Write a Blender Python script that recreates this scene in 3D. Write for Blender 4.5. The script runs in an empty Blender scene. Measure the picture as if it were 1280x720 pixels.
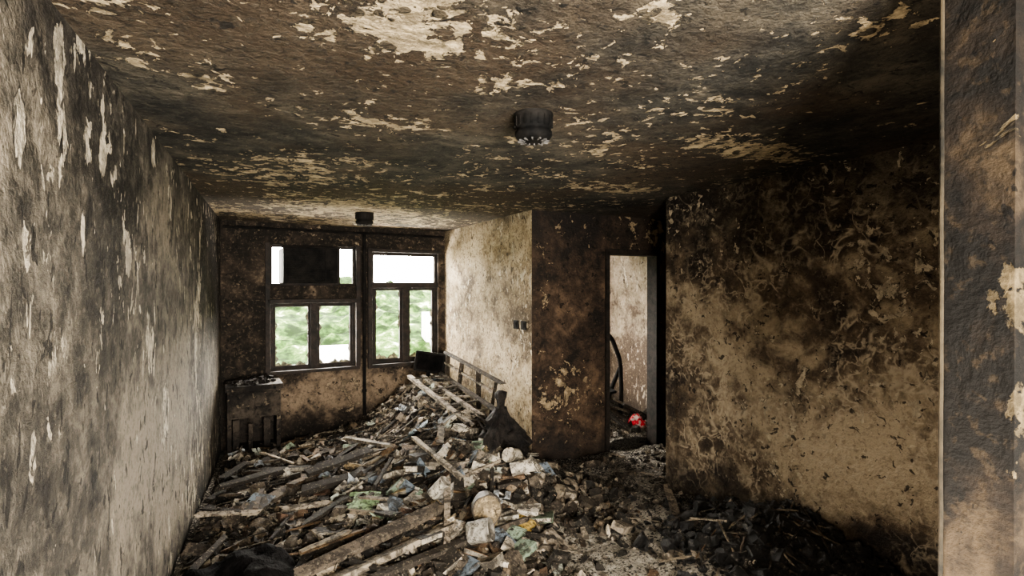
import bpy, bmesh, math, random
from mathutils import Vector, Matrix, Euler, noise as mn
random.seed(7)
R=random.random
def U(a,b): return a+(b-a)*R()
scene=bpy.context.scene
COL=scene.collection
try: scene.view_settings.look='AgX - Medium High Contrast'
except Exception: pass

# ------------------------------------------------------------ node helper
class M:
    def __init__(s,name,rough=0.9,spec=0.2):
        s.m=bpy.data.materials.new(name); s.m.use_nodes=True
        s.nt=s.m.node_tree; s.nt.nodes.clear()
        s.out=s.nt.nodes.new('ShaderNodeOutputMaterial'); s.b=s.nt.nodes.new('ShaderNodeBsdfPrincipled')
        s.nt.links.new(s.b.outputs[0],s.out.inputs[0])
        s.b.inputs['Roughness'].default_value=rough
        s.b.inputs['Specular IOR Level'].default_value=spec
        s._p=None
    def set(s,inp,v):
        if isinstance(v,bpy.types.NodeSocket): s.nt.links.new(v,inp)
        elif isinstance(v,(tuple,list)) and len(v)==3 and inp.type=='RGBA': inp.default_value=(*v,1)
        else: inp.default_value=v
    def pos(s):
        if s._p is None: s._p=s.nt.nodes.new('ShaderNodeNewGeometry').outputs['Position']
        return s._p
    def vm(s,op,a,b=None):
        n=s.nt.nodes.new('ShaderNodeVectorMath'); n.operation=op
        s.set(n.inputs[0],a)
        if b is not None: s.set(n.inputs[1],b)
        return n.outputs['Value'] if op in('LENGTH','DOT_PRODUCT') else n.outputs[0]
    def ma(s,op,a,b=0.0,clamp=False):
        n=s.nt.nodes.new('ShaderNodeMath'); n.operation=op; n.use_clamp=clamp
        s.set(n.inputs[0],a); s.set(n.inputs[1],b); return n.outputs[0]
    def noise(s,scale,detail=4,rough=.55,dist=0.0,vec=None,stretch=None,off=None):
        v=vec or s.pos()
        if stretch: v=s.vm('MULTIPLY',v,stretch)
        if off: v=s.vm('ADD',v,off)
        n=s.nt.nodes.new('ShaderNodeTexNoise'); s.set(n.inputs['Vector'],v)
        n.inputs['Scale'].default_value=scale; n.inputs['Detail'].default_value=detail
        n.inputs['Roughness'].default_value=rough; n.inputs['Distortion'].default_value=dist
        return n.outputs[0]
    def marble(s,scale,width,off=(0,0,0),detail=3,dist=1.0):
        r=s.ma('ABSOLUTE',s.ma('SUBTRACT',s.noise(scale,detail,.55,dist,off=off),.5))
        return s.mr(r,0,width,1,0)
    def mr(s,v,a,b,c=0.0,d=1.0,smooth=True):
        n=s.nt.nodes.new('ShaderNodeMapRange'); n.interpolation_type='SMOOTHSTEP' if smooth else 'LINEAR'
        s.set(n.inputs[0],v)
        for i,x in enumerate((a,b,c,d)): n.inputs[i+1].default_value=x
        return n.outputs[0]
    def ramp(s,fac,stops):
        n=s.nt.nodes.new('ShaderNodeValToRGB'); e=n.color_ramp.elements
        while len(e)<len(stops): e.new(.5)
        for i,(p,c) in enumerate(stops): e[i].position=p; e[i].color=(*c,1)
        s.set(n.inputs[0],fac); return n.outputs[0]
    def mix(s,f,a,b,mode='MIX'):
        n=s.nt.nodes.new('ShaderNodeMix'); n.data_type='RGBA'; n.blend_type=mode
        s.set(n.inputs[0],f); s.set(n.inputs[6],a); s.set(n.inputs[7],b); return n.outputs[2]
    def vor(s,scale,vec):
        n=s.nt.nodes.new('ShaderNodeTexVoronoi'); s.set(n.inputs['Vector'],vec); n.inputs['Scale'].default_value=scale; return n.outputs['Distance']
    def nv(s,scale):
        n=s.nt.nodes.new('ShaderNodeTexNoise'); s.set(n.inputs['Vector'],s.pos()); n.inputs['Scale'].default_value=scale
        n.inputs['Detail'].default_value=3
        return s.vm('SUBTRACT',n.outputs['Color'],(.5,.5,.5))
    def blobs(s,L):
        tot=None
        for (c,r,w) in L:
            v=s.vm('SUBTRACT',s.pos(),c); v=s.vm('MULTIPLY',v,tuple(1/q for q in r))
            k=s.mr(s.vm('LENGTH',v),0.25,1.0,w,0.0)
            tot=k if tot is None else s.ma('ADD',tot,k)
        return tot
    def z(s):
        n=s.nt.nodes.new('ShaderNodeSeparateXYZ'); s.set(n.inputs[0],s.pos()); return n.outputs
    def bump(s,h,strength=.6,dist=.02):
        n=s.nt.nodes.new('ShaderNodeBump'); n.inputs['Strength'].default_value=strength
        n.inputs['Distance'].default_value=dist; s.set(n.inputs['Height'],h)
        s.nt.links.new(n.outputs[0],s.b.inputs['Normal'])
    def col(s,c): s.set(s.b.inputs['Base Color'],c)

def plaster(name,dark,mid,light,peel,ps=3.0,pt=.62,stretch=(1,1,1),peelblobs=None,toneblobs=None,
            soot=None,soot_col=(.012,.010,.009),tone=(.36,.5,.64),flake=.62,flake_scale=14,veins=None,bump=.8,tsc=1.3,
            seed=0,regw=.5,tstretch=None,warm=None,spk=.45,n2w=.75,pit_t=.62,cells=None,floor_soot=.7):
    m=M(name,.82,.25)
    o=(seed*7.3,seed*3.1,seed*5.7)
    n1=m.noise(tsc,6,.66,.4,off=o,stretch=tstretch)
    n1=m.ma('ADD',n1,m.ma('MULTIPLY',m.ma('SUBTRACT',m.noise(7,5,.62,.5,off=o,stretch=tstretch),.5),n2w))
    if toneblobs: n1=m.ma('ADD',n1,m.blobs(toneblobs))
    c=m.ramp(n1,[(tone[0],dark),(tone[1],mid),(tone[2],light)])
    if warm:
        c=m.mix(m.mr(m.noise(.8,3,.6,.3,off=(o[2],3,3)),.42,.6,0,.6),c,warm)
    n2=m.noise(38,4,.7,0,off=o,stretch=tstretch)
    c=m.mix(m.mr(n2,.50,.64,0,spk),c,dark)
    n2b=m.noise(30,4,.65,.3,off=(3,9,1),stretch=tstretch)
    c=m.mix(m.mr(n2b,.54,.66,0,spk*.7),c,light)
    if veins:
        w=m.mr(m.noise(2.2,3,.5,0,off=(8,2,o[0])),.40,.56)
        k=m.ma('MAXIMUM',m.marble(veins[0],veins[2],(2,o[0],7),2,.6),m.ma('MULTIPLY',m.marble(veins[0]*1.7,veins[2],(9,1,o[1]),3,.4),.8))
        k=m.ma('MULTIPLY',k,w)
        k=m.ma('MULTIPLY',k,m.mr(m.noise(24,3,.6),.36,.56,.15,.9))
        c=m.mix(k,c,veins[1])
    if soot:
        zz=m.ma('ADD',m.z()[2],m.ma('MULTIPLY',m.ma('SUBTRACT',m.noise(2.2,5,.65,.4,off=o),.5),1.6))
        k=m.mr(zz,soot[0],soot[1],0,soot[2] if len(soot)>2 else .95)
        c=m.mix(k,c,soot_col)
    p=m.noise(ps,7,.64,.5,stretch=stretch,off=o)
    reg=m.ma('MULTIPLY',m.ma('SUBTRACT',m.noise(1.1,2,.5,0,off=(o[1],4,2)),.5),regw)
    p=m.ma('ADD',p,reg)
    if peelblobs:
        pb=m.blobs(peelblobs); p=m.ma('ADD',p,pb)
    rim=m.mr(p,pt-.04,pt-.003,0,.6)
    c=m.mix(rim,c,tuple(q*.6 for q in dark))
    mask=m.mr(p,pt,pt+.01)
    if cells:
        vv=m.vm('ADD',m.pos(),m.vm('MULTIPLY',m.nv(9),(.06,.06,.06)))
        f=m.vor(cells,vv); mask=m.ma('MULTIPLY',mask,m.mr(f,.30,.36,.12,1))
    dust=m.mr(m.noise(13,5,.72,0,off=(1,o[2],5)),.38,.60)
    pc=m.mix(dust,peel,tuple(q*.36 for q in peel))
    c=m.mix(mask,c,pc)
    p2=m.noise(flake_scale,4,.62,.4,stretch=stretch,off=(o[2],1,o[0]))
    p2=m.ma('ADD',p2,m.ma('MULTIPLY',reg,.8))
    if peelblobs: p2=m.ma('ADD',p2,m.ma('MULTIPLY',pb,.6))
    mask2=m.mr(p2,flake,flake+.015)
    c=m.mix(mask2,c,m.mix(dust,tuple(q*.9 for q in peel),tuple(q*.5 for q in peel)))
    p3=m.noise(17,3,.65,.6,stretch=stretch,off=(5,o[1],9))
    pit=m.mr(p3,pit_t,pit_t+.03,0,.85)
    c=m.mix(pit,c,tuple(q*.4 for q in dark))
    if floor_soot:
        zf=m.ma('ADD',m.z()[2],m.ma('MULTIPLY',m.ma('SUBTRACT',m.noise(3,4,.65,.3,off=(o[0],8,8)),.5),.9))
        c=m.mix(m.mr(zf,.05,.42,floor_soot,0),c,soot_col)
    m.col(c)
    h=m.ma('MULTIPLY',m.noise(9,6,.68,.3,off=o,stretch=tstretch),1.2)
    h=m.ma('ADD',h,m.ma('MULTIPLY',n2,.45))
    h=m.ma('SUBTRACT',h,m.ma('MULTIPLY',mask,.5))
    h=m.ma('SUBTRACT',h,m.ma('MULTIPLY',mask2,.25))
    m.bump(h,bump,.035)
    return m.m

mat_left=plaster('plaster_left_sooty',(.018,.0155,.0125),(.066,.058,.046),(.225,.193,.148),(.60,.53,.41),ps=6,pt=.66,
    stretch=(1,1,.45),soot=(2.05,2.75,.85),flake=.637,flake_scale=13,tone=(.34,.5,.70),seed=1,regw=.42,bump=1,pit_t=.60,floor_soot=.3,
    toneblobs=[((-.58,3.7,.9),(1,1.9,1.0),.17),((-.58,6.0,2.0),(1,1.5,.9),-.18),((-.58,1.9,.9),(1,.9,.7),.03),((-.58,2.2,2.1),(1,1.4,.5),-.05)],  # first blob: beige lower plaster plus raking window light painted into the tone
    peelblobs=[((-.58,1.93,2.42),(.5,.07,.16),.22),((-.58,1.67,2.14),(.5,.06,.13),.24),((-.58,3.18,2.40),(.5,.07,.12),.22),
       ((-.58,2.34,2.2),(.5,.06,.12),.20),((-.58,2.14,1.9),(.5,.05,.12),.18),((-.58,2.3,1.62),(.5,.08,.16),.16),
       ((-.58,3.1,1.5),(.5,.14,.25),.14),((-.58,3.9,1.9),(.5,.15,.4),.15),((-.58,4.4,2.1),(.5,.1,.3),.17),((-.58,3.4,1.1),(.5,.3,.4),.09),
       ((-.58,2.7,1.9),(.5,.08,.15),.14),((-.58,4.9,2.0),(.5,.2,.4),.10),((-.58,3.6,2.2),(.5,.1,.2),.16)])
mat_ceil=plaster('plaster_ceiling_charred',(.012,.0115,.010),(.034,.031,.025),(.085,.073,.054),(.50,.40,.255),ps=5.5,pt=.66,
    flake=.638,tone=(.34,.5,.68),seed=2,flake_scale=14,regw=.40,warm=(.058,.037,.021),cells=13,floor_soot=0,
    peelblobs=[((.30,1.62,2.55),(.55,.34,1),.12),((2.45,2.3,2.5),(.80,.33,1),.22),((1.65,1.1,2.55),(.35,.22,1),.13),((1.02,1.25,2.55),(.2,.2,1),.14),
               ((.5,2.6,2.55),(.35,.2,1),.12),((2.35,3.5,2.5),(.6,.4,1),.15),((1.2,2.6,2.5),(.25,.2,1),.08),((-.3,2.3,2.5),(.3,.25,1),.08),
               ((.6,5.6,2.45),(1.9,1.7,1),.18),((.4,4.0,2.45),(1.3,1.0,1),.08),((1.2,3.3,2.5),(.8,.5,1),.04),((2.0,2.9,2.5),(.6,.3,1),.09)],
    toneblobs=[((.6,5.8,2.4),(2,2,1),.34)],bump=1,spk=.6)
mat_window_wall=plaster('plaster_window_wall',(.010,.008,.006),(.034,.025,.018),(.18,.135,.093),(.28,.22,.15),ps=5,pt=.67,
    tone=(.43,.57,.76),seed=3,toneblobs=[((.9,6.5,.50),(1.7,1,.42),.29)],flake=.67,floor_soot=.3)
mat_alcove=plaster('plaster_alcove_beige',(.075,.053,.030),(.27,.21,.128),(.47,.385,.26),(.62,.53,.38),ps=6,pt=.645,
    stretch=(1,1,.6),tone=(.31,.46,.65),seed=4,soot=(2.1,3.0,.85),flake=.63,toneblobs=[((2.2,4.8,1.9),(.5,.8,.9),-.10),((1.95,6.4,1.2),(.5,.6,.6),-.03)],spk=.8)
mat_face=plaster('plaster_brown_burnt',(.012,.009,.007),(.045,.029,.019),(.12,.079,.050),(.36,.275,.17),ps=5.5,pt=.668,
    tone=(.38,.53,.70),seed=5,flake=.665,peelblobs=[((2.6,4.7,.8),(.55,.4,.5),.09)],soot=(1.8,2.8,.9))
mat_right=plaster('plaster_right_veined',(.022,.0155,.011),(.090,.065,.042),(.36,.29,.198),(.52,.435,.31),ps=5,pt=.68,
    tone=(.37,.52,.70),seed=6,soot=(1.8,2.7,.92),veins=(4.6,(.40,.33,.235),.045),n2w=.6,spk=.35,
    toneblobs=[((3.1,2.5,.85),(1,1.2,.8),.19),((3.05,3.4,.9),(1,.6,.9),-.02),((3.25,1.95,.25),(1,.35,.25),-.2),((3.05,3.2,1.5),(1,.6,.3),.06)],flake=.65,bump=1)
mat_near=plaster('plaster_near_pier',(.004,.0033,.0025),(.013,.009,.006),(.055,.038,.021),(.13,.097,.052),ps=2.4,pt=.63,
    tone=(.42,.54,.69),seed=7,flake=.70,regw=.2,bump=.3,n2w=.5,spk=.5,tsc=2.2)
mat_room2=plaster('plaster_bedroom',(.07,.05,.035),(.22,.18,.13),(.38,.32,.245),(.50,.43,.34),ps=5,pt=.66,
    tone=(.30,.46,.66),seed=8,soot=(2.2,2.9,.7),stretch=(1,1,.5),toneblobs=[((4.4,6.2,.5),(.8,2,.7),-.22)])

def simple(name,dark,light,scale=8,rough=.85,bump=.5,bd=.01,stretch=None,a=.38,b=.62,spec=.3):
    m=M(name,rough,spec); n=m.noise(scale,5,.65,.3,stretch=stretch)
    c=m.ramp(n,[(a,dark),(b,light)]); m.col(c)
    m.bump(m.noise(scale*3,4,.7,0,stretch=stretch),bump,bd); return m.m
mat_char=simple('charred_black',(.003,.003,.003),(.013,.0115,.010),9,.8,spec=.12)
mat_melt=simple('melted_vinyl',(.002,.002,.002),(.007,.006,.006),9,.8,.8,.03,spec=.05)
mat_charlump=simple('melted_char',(.005,.004,.004),(.028,.023,.019),16,.7,1.0,.03,spec=.2)
mat_charwood=simple('charred_wood',(.005,.004,.003),(.022,.016,.012),14,.8,.8)
mat_frame=simple('burnt_window_frame',(.005,.004,.003),(.022,.015,.011),12,.7)
def ash():
    m=M('ash_and_rubble',.9,.25)
    n=m.noise(5,7,.75,.5); big=m.noise(1.1,2,.5)
    t=m.ma('ADD',n,m.ma('MULTIPLY',m.ma('SUBTRACT',big,.5),.4))
    t=m.ma('ADD',t,m.blobs([((1.95,3.2,0),(1.1,1.5,1),.34),((1.0,5.3,.3),(.9,.9,1),.20),((2.95,2.45,.1),(.5,.7,1),-.35),((0,3.6,.1),(.6,1.2,1),-.05)]))
    c=m.ramp(t,[(.36,(.010,.009,.008)),(.52,(.065,.058,.049)),(.70,(.34,.31,.26))])
    v=m.noise(55,4,.7); dk=m.blobs([((2.95,2.45,.1),(.6,.8,1),.9)])
    k=m.ma('MULTIPLY',m.mr(v,.52,.58,0,.9),m.ma('SUBTRACT',1.0,dk))
    c=m.mix(k,c,(.50,.455,.38))
    c=m.mix(m.mr(m.noise(60,3,.6,0,off=(4,4,4)),.53,.60,0,.85),c,(.010,.009,.008))
    m.col(c); m.bump(m.ma('ADD',m.noise(30,5,.75),m.noise(90,2,.6)),1,.03); return m.m
mat_ash=ash()
def attr_mat(name,rough=.85,sootf=.75,sc=9,spec=.25,st=(.42,.56)):
    m=M(name,rough,spec)
    a=m.nt.nodes.new('ShaderNodeAttribute'); a.attribute_name='Col'
    c=a.outputs['Color']
    k=m.mr(m.noise(sc,6,.75,.5),st[0],st[1],0,sootf)
    c=m.mix(k,c,(.016,.013,.010))
    k=m.mr(m.noise(45,4,.75),.56,.64,0,.45); c=m.mix(k,c,(.32,.27,.20))
    k=m.mr(m.noise(33,4,.75,0,off=(2,2,8)),.53,.62,0,.8); c=m.mix(k,c,(.02,.016,.012))
    m.col(c); m.bump(m.noise(50,4,.75),.9,.012); return m.m
mat_debris=attr_mat('sooty_debris',sootf=.84,st=(.44,.58)); mat_paper=attr_mat('scorched_paper',.8,.85,9,st=(.45,.58))
mat_ceramic=attr_mat('sooty_tin',.5,.7,10)
mc=M('charcoal_lumps',.5,.5); mc.col(mc.ramp(mc.noise(24,5,.75),[(.4,(.004,.004,.004)),(.58,(.020,.018,.016)),(.67,(.20,.185,.16))])); mc.bump(mc.noise(60,5,.8),1,.03); mat_coal=mc.m

# ------------------------------------------------------------ geometry helpers
def new_obj(name,verts,faces,mats,mi=None,cols=None,parent=None,smooth=False):
    me=bpy.data.meshes.new(name); me.from_pydata([tuple(v) for v in verts],[],faces)
    for m in (mats if isinstance(mats,list) else [mats]): me.materials.append(m)
    if mi: me.polygons.foreach_set('material_index',mi)
    if smooth: me.polygons.foreach_set('use_smooth',[True]*len(faces))
    if cols:
        ca=me.color_attributes.new('Col','FLOAT_COLOR','CORNER')
        flat=[]
        for p,c in zip(me.polygons,cols): flat+= [*c,1.0]*p.loop_total
        ca.data.foreach_set('color',flat)
    me.update(); o=bpy.data.objects.new(name,me); COL.objects.link(o)
    if parent: o.parent=parent
    return o
def empty(name,loc=(0,0,0)):
    o=bpy.data.objects.new(name,None); o.empty_display_size=.1; COL.objects.link(o); return o
BF=[(0,3,2,1),(4,5,6,7),(0,1,5,4),(1,2,6,5),(2,3,7,6),(3,0,4,7)]
class Acc:
    def __init__(s): s.v=[];s.f=[];s.c=[];s.mi=[]
    def add(s,vs,fs,c=(.1,.1,.1),mi=0):
        b=len(s.v); s.v+=vs
        for i,f in enumerate(fs):
            s.f.append(tuple(b+k for k in f)); s.c.append(c[i] if isinstance(c,list) else c); s.mi.append(mi)
    def box(s,mat,sx,sy,sz,c=(.1,.1,.1),jit=0,mi=0):
        vs=[]
        for z in(-1,1):
            for x,y in((-1,-1),(1,-1),(1,1),(-1,1)):
                p=Vector((x*sx/2*(1+U(-jit,jit)),y*sy/2*(1+U(-jit,jit)),z*sz/2*(1+U(-jit,jit))))
                vs.append(mat@p)
        s.add(vs,BF,c,mi)
    def tube(s,p0,p1,r,n=8,c=(.05,.05,.05),r1=None,caps=True,mi=0):
        p0=Vector(p0);p1=Vector(p1); d=(p1-p0).normalized(); a=d.orthogonal().normalized(); b=d.cross(a)
        r1=r if r1 is None else r1; vs=[]
        for p,q in((p0,r),(p1,r1)):
            for i in range(n):
                t=2*math.pi*i/n; vs.append(p+(a*math.cos(t)+b*math.sin(t))*q)
        fs=[(i,(i+1)%n,n+(i+1)%n,n+i) for i in range(n)]
        if caps: fs+=[tuple(range(n))[::-1],tuple(range(n,2*n))]
        s.add(vs,fs,c,mi)
    def obj(s,name,mats,parent=None,bevel=0,attr=True,smooth=False):
        o=new_obj(name,s.v,s.f,mats,s.mi,s.c if attr else None,parent,smooth)
        if bevel:
            b=o.modifiers.new('b','BEVEL'); b.width=bevel; b.segments=2; b.limit_method='ANGLE'
        return o
def TR(x,y,z,rx=0,ry=0,rz=0): return Matrix.Translation((x,y,z))@Euler((rx,ry,rz)).to_matrix().to_4x4()
def lathe(name,prof,mat,n=32,loc=(0,0,0),rot=(0,0,0),parent=None,cols=None,lump=0,cap=True,fr=1.6,fz=9):
    vs=[];fs=[]; T=TR(*loc,*rot)
    for r,z in prof:
        for i in range(n):
            t=2*math.pi*i/n; rr=r
            if lump:
                q=Vector((math.cos(t)*fr,math.sin(t)*fr,z*fz+loc[0]))
                rr*=1+lump*(mn.noise(q)+.5*mn.noise(q*2.7))
            vs.append(T@Vector((rr*math.cos(t),rr*math.sin(t),z)))
    m=len(prof)
    for j in range(m-1):
        for i in range(n): fs.append((j*n+i,j*n+(i+1)%n,(j+1)*n+(i+1)%n,(j+1)*n+i))
    if cap: fs.append(tuple(range(n))[::-1])
    return new_obj(name,vs,fs,mat,None,[cols]*len(fs) if cols else None,parent,True)

def wall(name,p0,p1,thick,mat,z0=-.02,z1=2.66,openings=()):
    p0=Vector(p0);p1=Vector(p1); L=(p1-p0).length; e=(p1-p0)/L; n=Vector((-e.y,e.x))
    ss=sorted({0,L,*[o[0] for o in openings],*[o[1] for o in openings]})
    zs=sorted({z0,z1,*[o[2] for o in openings],*[o[3] for o in openings]})
    a=Acc()
    for i in range(len(ss)-1):
        for j in range(len(zs)-1):
            sm=(ss[i]+ss[i+1])/2; zm=(zs[j]+zs[j+1])/2
            if any(o[0]<sm<o[1] and o[2]<zm<o[3] for o in openings): continue
            vs=[]
            for z in(zs[j],zs[j+1]):
                for s,t in((ss[i],0),(ss[i+1],0),(ss[i+1],thick),(ss[i],thick)):
                    q=p0+e*s+n*t; vs.append(Vector((q.x,q.y,z)))
            a.add(vs,BF)
    return a.obj(name,[mat],attr=False)

A=(-.58,6.43);B=(1.92,6.68);C=(2.215,4.71);D=(3.108,4.76);E=(3.02,3.735);F=(3.26,1.70);G=(3.36,.79)
# ------------------------------------------------------------ shell
wall('wall_left',(-.58,-1.2),A,.15,mat_left)
W1=(.477,1.397);W2=(1.585,2.423)
wall('wall_window_side',A,B,.18,mat_window_wall,openings=[(W1[0],W1[1],1.75,2.20),(W1[0],W1[1],.80,1.57),(W2[0],W2[1],.80,2.15)])
wall('wall_alcove',B,(C[0]+.0,C[1]),.10,mat_alcove)
wall('wall_partition',C,(4.7,4.85),.12,mat_face,openings=[(.894,1.52,-.02,2.08)])
wall('wall_hall',E,(4.7,3.75),-.12,mat_right)
wall('wall_hall_end',(4.62,3.75),(4.62,4.85),-.12,mat_right)
wall('wall_right',E,G,.12,mat_right)
wall('wall_entrance_pier',(1.455,.79),(3.5,.79),-.14,mat_near)
wall('wall_entrance_side',(2.75,.66),(2.75,-1.2),.14,mat_near)
wall('wall_rear',(-.7,-1.1),(2.9,-1.1),-.14,mat_near,openings=[(.5,1.9,.0,2.2)])
wall('wall_bedroom_side',(4.4,7.05),(4.4,4.84),.14,mat_room2)
wall('wall_bedroom_window',(1.95,7.0),(4.5,7.0),.16,mat_room2,openings=[(.3,1.5,.9,2.1)])
def slab(name,x0,x1,y0,y1,zf,t,mat):
    vs=[];
    for k in(0,t):
        for x,y in((x0,y0),(x1,y0),(x1,y1),(x0,y1)): vs.append((x,y,zf(x,y)+k))
    return new_obj(name,vs,BF,mat)
slab('ceiling',-.8,4.9,-1.4,7.3,lambda x,y:2.57-.02*y,.25,mat_ceil)
slab('floor',-.8,4.9,-1.4,7.3,lambda x,y:-.2,.2,mat_ash)
a=Acc()
for i in range(32): a.tube((1.453+.004*mn.noise(Vector((0,0,i*3.1))),.79,i*.08),(1.453+.004*mn.noise(Vector((0,0,i*3.1+3.1))),.79,(i+1)*.08),.005,8)
a.obj('trim_1',[simple('corner_bead',(.006,.005,.003),(.045,.034,.019),7)],attr=False)

# ------------------------------------------------------------ windows
e=(Vector(B)-Vector(A)).normalized(); nin=Vector((e.y,-e.x))
def WP(s,t,z): q=Vector(A)+e*s+nin*t; return Vector((q.x,q.y,z))
ang=math.atan2(e.y,e.x)
def wbox(acc,s0,s1,t0,t1,z0,z1,jit=0,c=(.02,.02,.02)):
    c0=WP((s0+s1)/2,(t0+t1)/2,(z0+z1)/2)
    acc.box(TR(*c0,0,0,ang),s1-s0,t1-t0,z1-z0,c,jit)
def frame(acc,s0,s1,z0,z1,w=.04,t0=-.10,t1=-.04):
    wbox(acc,s0,s1,t0,t1,z0,z0+w);wbox(acc,s0,s1,t0,t1,z1-w,z1);wbox(acc,s0,s0+w,t0,t1,z0+w,z1-w);wbox(acc,s1-w,s1,t0,t1,z0+w,z1-w)
def shards(acc,s0,s1,z0,z1,n):
    for i in range(n):
        side=random.choice('bblr'); L=U(.02,.06); t=-.07
        if side=='b': s=U(s0,s1); vs=[WP(s-L,t,z0),WP(s+L,t,z0),WP(s+U(-.03,.03),t,z0+L*U(.6,1.3))]
        elif side=='l': z=U(z0,z1); vs=[WP(s0,t,z-L),WP(s0,t,z+L),WP(s0+L*U(.3,.6),t,z)]
        else: z=U(z0,z1); vs=[WP(s1,t,z-L),WP(s1,t,z+L),WP(s1-L*U(.3,.6),t,z)]
        acc.add(vs,[(0,1,2)])
w=empty('window_1')
a=Acc(); frame(a,W1[0],W1[1],1.75,2.20,.025); frame(a,W1[0],W1[1],.80,1.57,.03)
wbox(a,W1[0]-.03,W1[1]+.03,-.02,.03,1.555,1.60); wbox(a,W1[0]-.04,W1[1]+.04,-.02,.04,.775,.81)
mid=W1[0]+.46; wbox(a,mid-.035,mid+.035,-.10,-.03,.82,1.55)
wbox(a,W1[1]-.20,W1[1]-.17,-.10,-.04,1.76,2.19)
wbox(a,W1[0]-.05,W1[0],-.02,.03,.8,2.22); wbox(a,W1[1],W1[1]+.05,-.02,.03,.8,2.22)
a.obj('outer_frame',[mat_frame],w,.004,False)
a=Acc(); frame(a,W1[0]+.03,mid-.035,.83,1.54,.028,-.09,-.05); frame(a,mid+.035,W1[1]-.03,.83,1.54,.028,-.09,-.05)
a.obj('sash_frames',[mat_frame],w,.003,False)
mat_shard=simple('sooty_glass_shard',(.03,.03,.022),(.28,.26,.18),20,.3)
a=Acc(); shards(a,W1[0]+.06,mid-.06,.855,1.5,26); shards(a,mid+.06,W1[1]-.06,.855,1.5,26); a.obj('glass_shards',[mat_shard],w,0,False)
w=empty('window_2')
a=Acc(); frame(a,W2[0],W2[1],.80,2.15,.035); wbox(a,W2[0],W2[1],-.11,-.02,1.72,1.79)
mid2=(W2[0]+W2[1])/2; wbox(a,mid2-.035,mid2+.035,-.10,-.03,.82,1.73)
wbox(a,W2[0]-.05,W2[0],-.02,.03,.78,2.2); wbox(a,W2[0]-.05,W2[1]+.04,-.02,.035,.77,.81); wbox(a,W2[0]-.05,W2[1]+.04,-.02,.03,2.15,2.19)
a.obj('outer_frame',[mat_frame],w,.004,False)
a=Acc(); frame(a,W2[0]+.035,mid2-.035,.835,1.72,.03,-.09,-.05); frame(a,mid2+.035,W2[1]-.035,.835,1.72,.03,-.09,-.05)
a.obj('sash_frames',[mat_frame],w,.003,False)
a=Acc(); shards(a,W2[0]+.065,mid2-.065,.865,1.68,26); shards(a,mid2+.065,W2[1]-.065,.865,1.68,26); a.obj('glass_shards',[mat_shard],w,0,False)
w=empty('window_3')
a=Acc()
for x0,x1,z0,z1 in((2.25,3.45,.9,.95),(2.25,3.45,2.05,2.1),(2.25,2.3,.95,2.05),(3.4,3.45,.95,2.05),(2.83,2.88,.95,2.05)):
    a.box(TR((x0+x1)/2,7.08,(z0+z1)/2),x1-x0,.06,z1-z0)
a.obj('outer_frame',[mat_frame],w,.004,False)
ac=empty('window_air_conditioner')
a=Acc(); s0=.60;s1=1.17
wbox(a,s0,s1,-.42,.12,1.775,2.17); a.obj('casing',[mat_char],ac,.012,False)
a=Acc(); wbox(a,s0,s1,.12,.135,1.775,1.795); wbox(a,s0,s1,.12,.135,2.15,2.17); wbox(a,s0,s0+.02,.12,.135,1.795,2.15); wbox(a,s1-.14,s1-.125,.12,.135,1.795,2.15); wbox(a,s1-.02,s1,.12,.135,1.795,2.15)
for i in range(22): wbox(a,s0+.03,s1-.15,.118,.124,1.80+i*.0158,1.805+i*.0158)
for z in(1.9,2.02): a.tube(WP(s1-.07,.115,z),WP(s1-.07,.14,z),.02,16)
a.obj('front_grille',[mat_char],ac,.002,False)
a=Acc(); a.tube(WP(.02,.035,2.37),WP(2.48,.035,2.36),.014,10)
a.tube(WP(1.49,.03,.1),WP(1.49,.03,2.36),.02,10)
for i in range(5): wbox(a,1.465,1.515,.005,.04,.5+i*.4,.53+i*.4)
a.obj('conduit_pipe',[mat_char],None,0,False)

dr=empty('door_1'); a=Acc()
de=(Vector((4.7,4.85))-Vector(C)).normalized(); dang=math.atan2(de.y,de.x); dn=Vector((de.y,-de.x))
def DP(s,t): q=Vector(C)+de*s+dn*t; return q
for s0,s1,z0,z1 in((.855,.90,0,2.12),(1.515,1.56,0,2.12),(.855,1.56,2.07,2.13)):
    q=DP((s0+s1)/2,-.05); a.box(TR(q.x,q.y,(z0+z1)/2,0,0,dang),s1-s0,.16,z1-z0)
a.obj('charred_jambs',[mat_charwood],dr,.004,False)

# ------------------------------------------------------------ smoke detectors
mat_grille=simple('grey_grille',(.04,.04,.04),(.14,.13,.12),20)
def detector(x,y):
    z=2.57-.02*y; d=empty('smoke_detector')
    prof=[(.088,0),(.09,-.012),(.085,-.018),(.083,-.062),(.077,-.070),(.076,-.078),(.084,-.084),(.084,-.10),(.073,-.115),(.045,-.128),(.043,-.124),(.02,-.126),(.0005,-.126)]
    lathe('housing',[(r,zz+z+.002) for r,zz in prof],mat_char,36,(0,0,0),parent=d,cap=False).location=(x,y,0)
    a=Acc()
    for i in range(18):
        t=i/18*2*math.pi; a.box(TR(x+.085*math.cos(t),y+.085*math.sin(t),z-.04,0,0,t),.006,.008,.044)
    a.obj('vent_ribs',[mat_char],d,0,False)
    a=Acc()
    for i in range(12):
        t=i/12*2*math.pi; a.box(TR(x+.056*math.cos(t),y+.056*math.sin(t),z-.123,0,0,t),.03,.006,.008)
    a.obj('sensor_grille',[mat_grille],d,0,False)
detector(1.055,2.225); detector(.755,5.45)
sw=empty('wall_switch'); av=(Vector(C)-Vector(B)).normalized(); an=Vector((av.y,-av.x)); 
if an.x>0: an=-an
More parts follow.
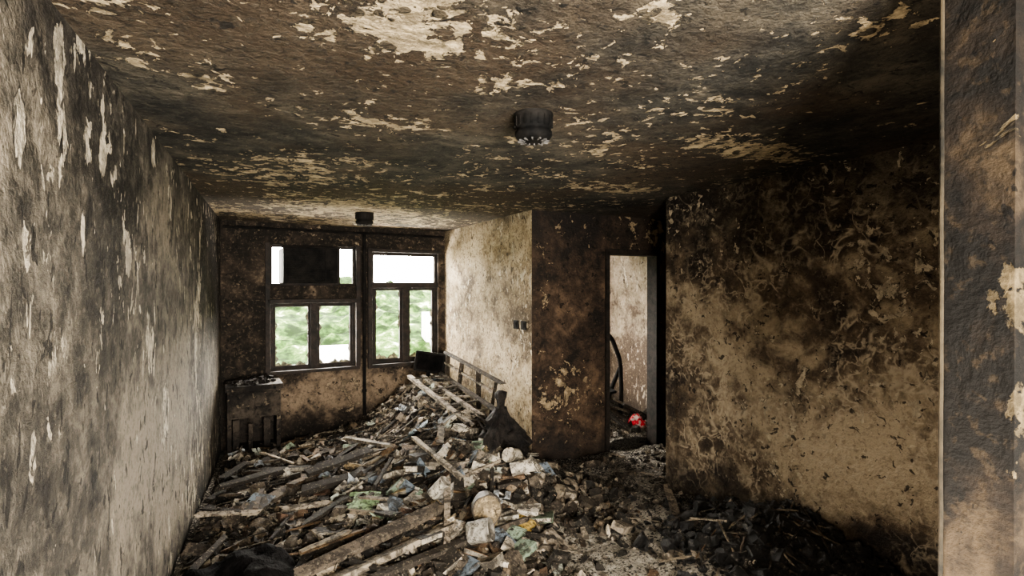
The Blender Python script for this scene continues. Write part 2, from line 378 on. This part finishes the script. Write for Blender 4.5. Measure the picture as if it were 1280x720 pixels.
for k,s in enumerate((.27,.13)):
    q=Vector(C)-av*s+an*.008; a=Acc()
    a.box(TR(q.x,q.y,1.36,0,0,math.atan2(av.y,av.x)),.085,.016,.085); q2=q+an*.01
    a.box(TR(q2.x,q2.y,1.36,.1,0,math.atan2(av.y,av.x)),.035,.01,.05)
    a.obj('switch_plate_%d'%(k+1),[mat_char],sw,.003,False)

# ------------------------------------------------------------ debris terrain
def g(x,y,cx,cy,sx,sy): return math.exp(-((x-cx)/sx)**2-((y-cy)/sy)**2)
def base_h(x,y):
    h=.03+.56*g(x,y,1.65,6.3,.60,.85)+.32*g(x,y,1.55,5.1,.55,.8)+.20*g(x,y,1.2,4.3,.6,.6)+.09*g(x,y,.2,4.4,.8,1.3)
    h+=.25*g(x,y,2.92,2.5,.45,.55)+.08*g(x,y,-.4,3.6,.4,1.2)+.08*g(x,y,.6,3.4,.6,.4)+.14*g(x,y,1.75,4.1,.35,.4)+.14*g(x,y,3.6,5.6,.7,.7)
    return h
def hgt(x,y):
    h=base_h(x,y)
    amp=.3+.7*min(1,h*4)
    n=mn.fractal(Vector((x*3.2,y*3.2,1.7)),1.0,2.0,5)*.07*amp+mn.fractal(Vector((x*14,y*14,5.7)),.8,2.0,4)*.026*amp
    return max(.004,h+n)
def inside(x,y,m=0.0):
    if x<-.58+m or y<.2: return False
    if y<.79+m: return x<2.28-m
    if y<3.735: return x<3.02+(3.735-y)*.118-m
    if y<4.70-m: return x<4.55-m
    return y<6.43+.1*(x+.58)-m and x<1.92+(6.68-y)*.1497-m
def inside2(x,y,m=0.0): return 2.5+m<x<4.38-m and 4.92+m<y<6.98-m
def terrain(name,fn,x0,x1,y0,y1,st=.018):
    nx=int((x1-x0)/st);ny=int((y1-y0)/st); idx={};vs=[];fs=[]
    def vid(i,j):
        if (i,j) not in idx:
            x=x0+i*st;y=y0+j*st; idx[(i,j)]=len(vs); vs.append((x,y,hgt(x,y)))
        return idx[(i,j)]
    for i in range(nx):
        for j in range(ny):
            if fn(x0+(i+.5)*st,y0+(j+.5)*st,0.012): fs.append((vid(i,j),vid(i+1,j),vid(i+1,j+1),vid(i,j+1)))
    return new_obj(name,vs,fs,mat_ash,smooth=True)
terrain('ash_and_rubble_layer',inside,-.58,4.6,.8,6.75)
terrain('bedroom_rubble_layer',inside2,2.5,4.4,4.93,7.0,.03)

PALC=[(.012,.011,.009)]*6+[(.035,.027,.020)]*4+[(.09,.073,.055)]*3+[(.24,.20,.15)]*2+[(.42,.36,.28),(.08,.05,.03),(.16,.12,.08)]
PALB=[(.02,.017,.014)]*4+[(.09,.075,.06)]*3+[(.25,.215,.17)]*3+[(.46,.41,.33)]*4+[(.60,.55,.46)]*2
def clear_walk(x,y):
    return 1.62+max(0,(y-3.2))*.55<x<3.4 and 2.0<y<4.7 and not (x>2.55 and y<2.95)
def place(zone,keep=.12):
    for _ in range(400):
        if zone=='all': x,y=U(-.55,4.5),U(1.2,6.7)
        elif zone=='pile': x,y=random.gauss(1.12,.48),random.gauss(4.05,.55)
        elif zone=='back': x,y=U(.3,1.9),U(4.5,6.5)
        elif zone=='left': x,y=U(-.5,.8),U(3.0,6.3)
        elif zone=='right': x,y=random.gauss(2.88,.30),random.gauss(2.4,.36)
        elif zone=='mid': x,y=random.gauss(1.9,.36),random.gauss(3.85,.34)
        elif zone=='bed': x,y=U(2.6,4.3),U(5.0,6.9)
        if zone=='bed': 
            if inside2(x,y,.08): return x,y
        elif inside(x,y,.07):
            if zone not in('right','mid') and clear_walk(x,y) and R()>keep: continue
            return x,y
    return .8,4.5
def slope(x,y):
    d=.08; return ((base_h(x+d,y)-base_h(x-d,y))/(2*d),(base_h(x,y+d)-base_h(x,y-d))/(2*d))
def tmat(x,y,z,tilt,rz=None):
    sx,sy=slope(x,y); 
    return Matrix.Translation((x,y,z))@Euler((math.atan(sy)+U(-tilt,tilt),-math.atan(sx)+U(-tilt,tilt),0)).to_matrix().to_4x4()@Matrix.Rotation(U(0,6.28) if rz is None else rz,4,'Z')
a=Acc()
for zone,n in(('all',5000),('pile',4200),('back',8500),('left',4200),('mid',1100),('bed',500)):
    for i in range(n):
        x,y=place(zone,.35); s=.010+.045*R()**2
        c=random.choice(PALC)
        if zone=='back' : c=random.choice(PALB)
        if x>2.6 and y<2.9: c=PALC[0]
        a.box(tmat(x,y,hgt(x,y)+s*.25+(U(0,.03) if zone=='pile' else 0),1.1),s*U(.7,2.0),s*U(.5,1.2),s*U(.2,.8),c,.4)
a.obj('small_rubble_fragments',[mat_debris])
a=Acc()
def chunk(acc,x,y,s,flat,c,tilt=.5,zb=None):
    n=random.randint(5,8); vs=[];T=tmat(x,y,(hgt(x,y) if zb is None else zb)+s*flat*.4,tilt); ph=[2*math.pi*(i+U(-.3,.3))/n for i in range(n)]; rr=[U(.6,1.1)*s/2 for _ in range(n)]
    for z,k in((-.5,1.0),(.5,U(.7,.98))):
        for t,r in zip(ph,rr): vs.append(T@Vector((r*math.cos(t)*k,r*math.sin(t)*k*.8,z*s*flat*(1+U(-.2,.2)))))
    fs=[tuple(range(n))[::-1],tuple(range(n,2*n))]+[(i,(i+1)%n,n+(i+1)%n,n+i) for i in range(n)]
    acc.add(vs,fs,c)
for zone,n,s0,s1 in(('pile',350,.05,.18),('back',240,.04,.12),('left',320,.05,.17),('all',130,.04,.11),('mid',130,.05,.17),('bed',70,.06,.18)):
    for i in range(n):
        x,y=place(zone); s=s0+(s1-s0)*R()**1.6
        if not inside(x,y,s*.6) and zone!='bed': continue
        c=random.choice(PALC); chunk(a,x,y,s,U(.15,.7),c)
for x,y,s in((2.05,3.75,.24),(2.2,3.95,.2),(1.95,4.0,.22),(2.35,4.15,.22),(1.75,3.7,.2),(2.1,4.3,.22),(1.85,3.85,.22),(2.0,4.15,.2),(2.25,4.4,.2),(2.4,3.95,.2),(1.9,3.6,.2),(1.7,3.45,.16),(2.15,3.6,.15)):
    chunk(a,x,y,s,.3,random.choice([(.26,.215,.16),(.20,.165,.12),(.36,.31,.235)]),.25)
for i in range(46):
    x,y=place(random.choice(['pile','mid','left','pile']))
    if inside(x,y,.12): a.box(tmat(x,y,hgt(x,y)+.03,.5),.19,.09,.055,random.choice([(.10,.06,.04),(.10,.08,.06),(.28,.235,.18),(.05,.04,.03)]),.07)
a.obj('broken_plaster_chunks',[mat_debris],bevel=.003)
a=Acc()
for i in range(1800):
    x,y=place('right'); s=.015+.10*R()**2.4
    if inside(x,y,s*.6): chunk(a,x,y,s,U(.3,.9),(.02,.02,.02),1.2)
for i in range(2000):
    x,y=place('right'); s=U(.006,.02); a.box(tmat(x,y,hgt(x,y)+s*.6,1.5),s*U(.7,4),s,s*U(.3,.9),(.02,.02,.02),.4)
a.obj('charcoal_heap',[mat_coal],attr=False)

BC=[(.40,.35,.275),(.26,.22,.17),(.05,.042,.034),(.54,.49,.41),(.54,.50,.42),(.14,.09,.055),(.19,.25,.18),(.18,.22,.26),(.33,.25,.14),(.02,.018,.016),(.03,.026,.022),(.03,.025,.02),(.46,.41,.33)]
a=Acc()
def book(acc,x,y,z,w,l,t,tilt,cov,rz=None):
    T=tmat(x,y,z,tilt,rz); k=random.choice([.3,.6,.85,1.0]); pg=(.56*k,.50*k,.40*k)
    acc.box(T@TR(0,0,t/2),w,l,.004,cov,.03)
    acc.box(T@TR(0,0,-t/2),w,l,.004,cov,.03)
    acc.box(T@TR(-w/2,0,0),.004,l,t,cov,.02)
    acc.box(T@TR(.003,0,0),w-.012,l-.012,t-.006,pg,.04)
for i in range(230):
    x,y=(random.gauss(1.22,.40),random.gauss(3.95,.44)) if i<190 else place(random.choice(['pile','back','left']))
    if not inside(x,y,.12) or clear_walk(x,y): continue
    book(a,x,y,hgt(x,y)+U(.0,.06),U(.10,.165),U(.14,.23),U(.012,.05),.55,random.choice(BC))
def sheet(acc,x,y,z,w,l,tilt,c,curl):
    T=tmat(x,y,z,tilt); n=6; vs=[];fs=[]
    k1=U(-1,1)*curl;k2=U(-1,1)*curl
    for i in range(n+1):
        for j in range(n+1):
            u=i/n-.5;v=j/n-.5; vs.append(T@Vector((u*w,v*l,k1*u*u*w*2+k2*v*v*l*2+k1*k2*u*v*.2+.012*mn.noise(Vector((u*5+x,v*5,y))))))
    for i in range(n):
        for j in range(n): 
            if (i in(0,n-1) or j in (0,n-1)) and R()<.18: continue
            fs.append((i*(n+1)+j,(i+1)*(n+1)+j,(i+1)*(n+1)+j+1,i*(n+1)+j+1))
    acc.add(vs,fs,c)
for i in range(140):
    x,y=place(random.choice(['pile','pile','back','back','left']))
    if not inside(x,y,.12): continue
    sheet(a,x,y,hgt(x,y)+U(.02,.06),U(.06,.15),U(.08,.2),.5,random.choice([(.54,.49,.41),(.42,.37,.30),(.28,.24,.19),(.20,.17,.14),(.38,.40,.34),(.36,.39,.41),(.44,.37,.27)]),.8)
sheet(a,.53,3.9,hgt(.53,3.9)+.09,.22,.28,.15,(.32,.46,.25),.3)
sheet(a,.62,3.72,hgt(.62,3.72)+.08,.16,.20,.2,(.36,.46,.30),.4)
sheet(a,1.15,4.95,hgt(1.15,4.95)+.08,.24,.22,.2,(.44,.53,.58),.4)
sheet(a,.95,4.5,hgt(.95,4.5)+.08,.22,.27,.2,(.62,.57,.48),.4)
sheet(a,1.35,3.95,hgt(1.35,3.95)+.09,.22,.28,.2,(.62,.57,.48),.4)
sheet(a,1.0,3.75,hgt(1.0,3.75)+.09,.22,.28,.2,(.58,.54,.46),.4)
sheet(a,1.52,3.36,hgt(1.52,3.36)+.06,.16,.2,.1,(.60,.42,.12),.4)
sheet(a,1.45,3.44,hgt(1.45,3.44)+.065,.14,.16,.1,(.50,.36,.12),.4)
a.obj('scorched_books_and_papers',[mat_paper])

# timber
a=Acc()
def plank(acc,p0,p1,w,t,c,roll=0,jit=.12,seg=5):
    p0=Vector(p0);p1=Vector(p1); d=p1-p0; L=d.length; d.normalize()
    side=d.cross(Vector((0,0,1)))
    side=side.normalized() if side.length>.01 else Vector((1,0,0))
    up=side.cross(d); 
    q=Matrix.Rotation(roll,3,d); side=q@side; up=q@up; vs=[];fs=[]
    for i in range(seg+1):
        p=p0+d*L*i/seg; ww=w*(1+U(-jit,jit)); tt=t*(1+U(-jit,jit))
        for s1,s2 in((-1,-1),(1,-1),(1,1),(-1,1)): vs.append(p+side*s1*ww/2+up*s2*tt/2+(d*U(-.03,.03) if i in(0,seg) else Vector()))
    for i in range(seg):
        b=i*4
        for k in range(4): fs.append((b+k,b+(k+1)%4,b+4+(k+1)%4,b+4+k))
    fs+=[(3,2,1,0),tuple(seg*4+k for k in range(4))]
    acc.add(vs,fs,c)
def lay(acc,x,y,ang,L,w,t,c,lift=.03,roll=None):
    dx,dy=math.cos(ang)*L/2,math.sin(ang)*L/2
    if not(inside(x-dx,y-dy,.06) and inside(x+dx,y+dy,.06)): return
    plank(acc,(x-dx,y-dy,hgt(x-dx,y-dy)+lift),(x+dx,y+dy,hgt(x+dx,y+dy)+lift),w,t,c,U(-.4,.4) if roll is None else roll,.2)
WC=[(.015,.013,.011),(.02,.017,.014),(.035,.028,.021),(.08,.062,.046),(.19,.155,.11),(.32,.27,.205),(.12,.075,.04)]
for i in range(170):
    x,y=place(random.choice(['pile','back','left','left','pile'])); lay(a,x,y,U(0,3.14),U(.12,.5),U(.02,.06),U(.012,.03),random.choice(WC),U(.03,.09))
for i in range(30):
    x,y=place('all',1); lay(a,x,y,U(0,3.14),U(.1,.3),U(.02,.05),U(.01,.02),random.choice(WC),.015)
for i in range(700):
    x,y=place(random.choice(['pile','back','back','back','left','right','all']),.4); lay(a,x,y,U(0,3.14),U(.08,.35),U(.005,.013),U(.005,.01),random.choice(WC),U(.01,.07))
plank(a,(.05,3.10,.20),(.98,3.50,.28),.08,.035,(.10,.08,.06),.3)
plank(a,(.18,3.00,.17),(1.02,3.34,.22),.08,.035,(.26,.22,.165),-.2)
plank(a,(.45,2.98,.17),(1.15,3.24,.17),.05,.03,(.04,.033,.026),.1)
plank(a,(-.35,3.95,.2),(.12,4.5,.22),.07,.03,(.10,.08,.06),.3)
plank(a,(.2,4.55,.28),(.70,4.68,.36),.08,.035,(.02,.017,.014),.3)
plank(a,(.15,4.3,.23),(.55,4.35,.27),.07,.045,(.02,.017,.014),.3)
plank(a,(.55,5.3,.32),(.85,4.6,.40),.045,.025,(.30,.26,.2),.1)
plank(a,(-.45,4.7,.2),(.0,4.86,.23),.07,.03,(.02,.017,.014),.1)
plank(a,(2.42,2.78,.06),(2.93,3.62,.10),.06,.02,(.26,.215,.16),.1)
plank(a,(1.02,4.5,.48),(1.20,3.75,.36),.035,.025,(.36,.31,.235),.1)
plank(a,(.9,3.1,.14),(1.08,3.7,.36),.045,.03,(.26,.215,.165),.2)
a.obj('charred_timber_boards',[mat_debris])

# ------------------------------------------------------------ collapsed sofa frame along the alcove wall
sf=empty('burnt_sofa_frame'); a=Acc(); WD=(.05,.04,.03); GR=(.30,.255,.195)
plank(a,(1.34,6.10,.72),(1.62,4.70,.46),.055,.03,GR,0,.08)
plank(a,(1.52,6.15,.70),(1.74,4.80,.52),.045,.03,GR,0,.08)
plank(a,(1.72,6.2,.72),(1.92,4.85,.54),.05,.03,WD,0,.08)
plank(a,(1.80,6.25,.96),(2.02,4.95,.78),.045,.025,WD,0,.08)
plank(a,(1.79,6.25,.84),(2.00,5.0,.66),.035,.02,GR,0,.08)
for y,dz,dx in((5.1,-.03,-.05),(5.45,.0,.02),(5.85,.0,-.04),(6.2,.0,.0)):
    xo=1.80+(6.2-y)*.16; plank(a,(xo+dx,y,.35),(xo+.01,y+U(-.05,.05),.93-(6.2-y)*.13+dz),.045,.035,WD,0,.08)
for i in range(7):
    y=4.85+i*.19; x0=1.36+(6.10-y)*.19; dz=U(-.04,.03); plank(a,(x0-.02,y,.47+.041*i),(x0+.36,y+U(-.08,.10),.49+.04*i+dz),.03,.016,GR if i%2 else WD,U(-.3,.3),.1)
plank(a,(1.50,4.75,.2),(1.56,4.72,.5),.05,.05,WD)
a.obj('timber_frame',[mat_debris],sf)
def coil(cx,cy,cz,r,h,turns,ax):
    return [Vector((cx,cy,cz))+ax@Vector((r*math.cos(t),r*math.sin(t),h*t/(turns*2*math.pi))) for t in [i/12*2*math.pi for i in range(int(turns*12)+1)]]
cu=bpy.data.curves.new('springs','CURVE'); cu.dimensions='3D'; cu.bevel_depth=.0025
for i in range(30):
    x=U(1.0,1.85);y=U(4.8,6.1); pts=coil(x,y,hgt(x,y)+.01,U(.025,.04),U(.06,.12),4,Euler((U(-.9,.9),U(-.9,.9),0)).to_matrix())
    sp=cu.splines.new('POLY'); sp.points.add(len(pts)-1)
    for p,q in zip(sp.points,pts): p.co=(*q,1)
o=bpy.data.objects.new('springs',cu); cu.materials.append(mat_char); COL.objects.link(o); o.parent=sf

tv=empty('burnt_television'); a=Acc(); T=TR(1.63,6.3,.84,-.12,.14,-.35)
a.box(T,.36,.06,.24); a.box(T@TR(0,.06,0),.24,.07,.16); a.box(T@TR(0,-.02,-.14),.05,.05,.08); a.box(T@TR(0,-.01,-.18),.2,.14,.015)
a.obj('casing',[mat_char],tv,.008,False)
a=Acc(); a.box(T@TR(0,-.031,0),.30,.004,.19); a.obj('screen',[mat_melt],tv,0,False)

mfn=empty('melted_pedestal_fan')
zb=hgt(1.72,4.25)-.10
prof=[(.15,0),(.20,.04),(.21,.09),(.195,.14),(.19,.19),(.17,.25),(.14,.30),(.11,.35),(.08,.39),(.06,.43),(.05,.46)]
lathe('melted_body',prof,mat_charlump,40,(1.74,4.28,zb),(.05,-.05,0),parent=mfn,lump=.6,fr=2.2,fz=7)
lathe('neck_and_hub',[(.05,.38),(.038,.43),(.03,.48),(.038,.52),(.05,.55),(.048,.585),(.025,.60),(.001,.605)],mat_charlump,20,(1.74,4.28,zb),(.03,-.05,0),parent=mfn,lump=.4,fr=1.5,fz=12)
a=Acc()
for i in range(22):
    t=U(0,6.28); r=U(.10,.17); z0=zb+U(.1,.34); a.tube((1.74+r*math.cos(t),4.28+r*math.sin(t),z0),(1.74+r*1.6*math.cos(t+U(-.4,.4)),4.28+r*1.6*math.sin(t),z0+U(-.08,.16)),.014,6,r1=.004)
a.obj('melted_strands',[mat_charlump],mfn,0,False)

def can(name,x,y,z,r,h,rot,c,ce):
    T=TR(x,y,z,*rot); n=24; prof=[(.001,0),(r*.92,.0),(r,.006),(r*.97,h*.3),(r*.99,h*.6),(r*.96,h-.008),(r,h-.004),(r*.99,h),(r*.9,h),(r*.88,h-.006),(.001,h-.008)]
    vs=[];fs=[];cs=[]
    for k,(q,zz) in enumerate(prof):
        for i in range(n):
            t=2*math.pi*i/n; d=Vector((math.cos(t),math.sin(t),zz*7+x)); f=1+.12*mn.noise(d*1.3); vs.append(T@Vector((q*f*math.cos(t),q*f*math.sin(t),zz)))
    for j in range(len(prof)-1):
        for i in range(n): fs.append((j*n+i,j*n+(i+1)%n,(j+1)*n+(i+1)%n,(j+1)*n+i)); cs.append(ce if j>=8 or j==0 else c)
    new_obj(name,vs,fs,mat_ceramic,None,cs,None,True)
can('dented_paint_tin',1.28,3.46,.25,.10,.16,(1.35,.1,-.3),(.08,.065,.05),(.40,.31,.19))
can('dented_paint_tin.001',1.08,3.22,.20,.07,.15,(1.3,0,1.0),(.30,.28,.24),(.22,.20,.17))
can('food_can',1.74,3.98,.38,.06,.14,(1.2,.2,-1.0),(.50,.45,.36),(.5,.45,.36))
can('food_can.001',1.62,3.82,.34,.05,.18,(1.35,0,1.2),(.52,.47,.39),(.34,.31,.26))
can('food_can.002',.62,3.45,.22,.04,.12,(1.5,.3,1.2),(.16,.14,.12),(.3,.27,.22))
can('food_can.003',.95,3.62,.32,.045,.14,(.5,.6,.2),(.38,.35,.29),(.34,.31,.26))

ch=empty('melted_armchair')
def pad(acc,T,sx,sy,sz,n=22,seed=0):
    vs=[];fs=[]
    for i in range(n+1):
        for j in range(n+1):
            u=i/n*2-1;v=j/n*2-1; z=sz*(1-abs(u)**5)*(1-abs(v)**5)+.05*mn.noise(Vector((u*2.2,v*2.2,3+seed)))+.02*mn.noise(Vector((u*8,v*8,3+seed)))
            vs.append(T@Vector((u*sx/2*(1+.1*mn.noise(Vector((v*2,0,seed)))),v*sy/2*(1+.1*mn.noise(Vector((u*2,5,seed)))),z)))
    for i in range(n):
        for j in range(n): fs.append((i*(n+1)+j,(i+1)*(n+1)+j,(i+1)*(n+1)+j+1,i*(n+1)+j+1))
    acc.add(vs,fs)
a=Acc(); pad(a,TR(-.22,3.16,.14,.1,-.12,.25),.60,.44,.16); a.obj('seat_cushion',[mat_melt],ch,0,False,True)
a=Acc(); pad(a,TR(-.26,2.82,.10,.2,0,.3),.5,.35,.20,seed=4); a.obj('back_cushion',[mat_melt],ch,0,False,True)

cb=empty('burnt_low_cabinet'); a=Acc()
mat_cab=plaster('cabinet_sooty',(.006,.005,.005),(.015,.0125,.010),(.055,.044,.034),(.15,.12,.085),ps=5,pt=.66,seed=9,bump=.9)
wbox(a,.03,.56,.02,.46,.70,.75); wbox(a,.05,.54,.03,.42,.42,.70); wbox(a,.05,.09,.03,.42,.03,.42); wbox(a,.50,.54,.03,.42,.03,.42); wbox(a,.09,.50,.03,.10,.03,.42); wbox(a,.09,.50,.1,.42,.03,.10)
a.obj('carcass',[mat_cab],cb,.006,False)
a=Acc(); wbox(a,.07,.29,.42,.435,.44,.68); wbox(a,.30,.52,.42,.435,.44,.68)
wbox(a,.10,.16,.40,.42,.12,.41); wbox(a,.24,.28,.40,.42,.10,.36); wbox(a,.38,.44,.40,.42,.12,.41)
a.obj('doors',[mat_cab],cb,.004,False)
a=Acc()
for i in range(60):
    p=WP(U(.07,.50),U(.06,.42),.75); chunk(a,p.x,p.y,U(.02,.08),U(.3,.7),(.02,.02,.02),.3,zb=.75)
a.obj('cinders',[mat_charlump],cb,0,False)

# ------------------------------------------------------------ bedroom contents
fc=bpy.data.curves.new('folding_chair_frame','CURVE'); fc.dimensions='3D'; fc.bevel_depth=.026
ob=empty('burnt_folding_chair')
def poly(pts):
    sp=fc.splines.new('BEZIER'); sp.bezier_points.add(len(pts)-1)
    for b,p in zip(sp.bezier_points,pts): b.co=p; b.handle_left_type=b.handle_right_type='AUTO'
poly([(3.80,5.55,.1),(3.79,5.52,.6),(3.72,5.5,.95),(3.55,5.55,1.18),(3.38,5.62,1.0),(3.35,5.66,.6),(3.36,5.7,.1)])
poly([(3.82,5.95,.1),(3.80,5.75,.45),(3.78,5.53,.75)]); poly([(3.4,6.05,.1),(3.38,5.85,.45),(3.36,5.65,.75)])
o=bpy.data.objects.new('tube_frame',fc); fc.materials.append(mat_char); COL.objects.link(o); o.parent=ob
a=Acc(); a.box(TR(3.58,5.75,.46,.15,-.1,.1),.36,.36,.03); a.obj('seat',[mat_char],ob,.008,False)
m=M('red_cloth',.8); m.col(m.mix(m.mr(m.noise(16,3),.50,.56,0,1),(.50,.025,.045),(.45,.38,.36))); m.bump(m.noise(30),.4)
a=Acc(); vs=[];fs=[];n=18
for i in range(n+1):
    for j in range(n+1):
        x=3.70+i/n*.18;y=5.10+j/n*.20; vs.append(Vector((x,y,hgt(x,y)+.12-.07*((i/n-.5)**2+(j/n-.5)**2)*4+.06*mn.noise(Vector((x*26,y*26,0))))))
for i in range(n):
    for j in range(n): fs.append((i*(n+1)+j,(i+1)*(n+1)+j,(i+1)*(n+1)+j+1,i*(n+1)+j+1))
a.add(vs,fs); a.obj('crumpled_red_cloth',[m.m],None,0,False,True)
a=Acc()
for i in range(50):
    x,y=place('bed'); 
    if inside2(x,y,.28): 
        t=U(0,3.14); dx,dy=math.cos(t)*.25,math.sin(t)*.25; plank(a,(x-dx,y-dy,hgt(x-dx,y-dy)+.04),(x+dx,y+dy,hgt(x+dx,y+dy)+.22),.07,.025,random.choice(WC[:5]))
a.obj('bedroom_charred_boards',[mat_debris])

# ------------------------------------------------------------ outside
m=M('hillside_foliage',.9,.02); n=m.noise(.30,6,.72); m.col(m.ramp(n,[(.42,(.0016,.0042,.0006)),(.50,(.008,.018,.0035)),(.58,(.030,.046,.014)),(.68,(.20,.22,.16))])); mfo=m.m
vs=[];fs=[];nx,ny=110,60
for i in range(nx+1):
    for j in range(ny+1):
        x=-70+i/nx*160;y=22+j/ny*80
        z=-14+ (y-22)*.19+3.0*mn.noise(Vector((x*.05,y*.05,0)))+2.2*abs(mn.noise(Vector((x*.4,y*.4,2))))
        vs.append((x,y,z))
for i in range(nx):
    for j in range(ny): fs.append((i*(ny+1)+j,(i+1)*(ny+1)+j,(i+1)*(ny+1)+j+1,i*(ny+1)+j+1))
new_obj('wooded_hillside',vs,fs,mfo,smooth=True)
a=Acc()
for (x,y,w_,d,z) in((19,62,6,8,-1.5),(-8,70,6,8,-1.0),(4.5,52,4,6,-4.0)):
    a.box(TR(x,y,z-12),w_,d,24,(.20,.20,.19))
    for k in range(7):
        for q in range(4): a.box(TR(x-w_/2+(q+.5)*w_/4,y-d/2-.02,z-1.6-k*2.8),w_/9,.08,1.3,(.03,.035,.04))
m=M('housing_block_paint',.8); at=m.nt.nodes.new('ShaderNodeAttribute'); at.attribute_name='Col'
m.col(m.mix(m.mr(m.noise(.8,4),.4,.7,0,.25),at.outputs['Color'],(.1,.1,.1)))
a.obj('housing_blocks',[m.m])

# ------------------------------------------------------------ world & light
wd=bpy.data.worlds.new('World'); scene.world=wd; wd.use_nodes=True
bg=wd.node_tree.nodes['Background']; bg.inputs[0].default_value=(1.0,.94,.84,1); bg.inputs[1].default_value=80
def portal(name,loc,rot,sx,sy):
    l=bpy.data.lights.new(name,'AREA'); l.shape='RECTANGLE'; l.size=sx; l.size_y=sy
    l.cycles.is_portal=True
    o=bpy.data.objects.new(name,l); o.location=loc; o.rotation_euler=rot; COL.objects.link(o)
q=WP((W1[0]+W2[1])/2,-.2,1.5); portal('daylight_portal',q,(math.radians(-90),0,ang),2.0,1.5)
portal('daylight_portal.001',(2.85,7.2,1.5),(math.radians(-90),0,0),1.25,1.25)
portal('daylight_portal.002',(.5,-1.3,1.1),(math.radians(90),0,0),1.4,2.2)
l=bpy.data.lights.new('added_fill_light','POINT'); l.energy=66; l.shadow_soft_size=.22; l.color=(1,.86,.69)  # added fill light, unseen below the frame, to lift the dim interior
o=bpy.data.objects.new('added_fill_light',l); o.location=(1.15,1.0,.85); COL.objects.link(o)

# ------------------------------------------------------------ camera
cam=bpy.data.cameras.new('camera'); cam.sensor_width=36; cam.lens=678/1280*36; cam.clip_start=.02; cam.clip_end=500
co=bpy.data.objects.new('camera',cam); COL.objects.link(co); co.location=(0,0,1.75)
co.rotation_euler=(math.radians(90-.25),0,-math.radians(23.1)); scene.camera=co
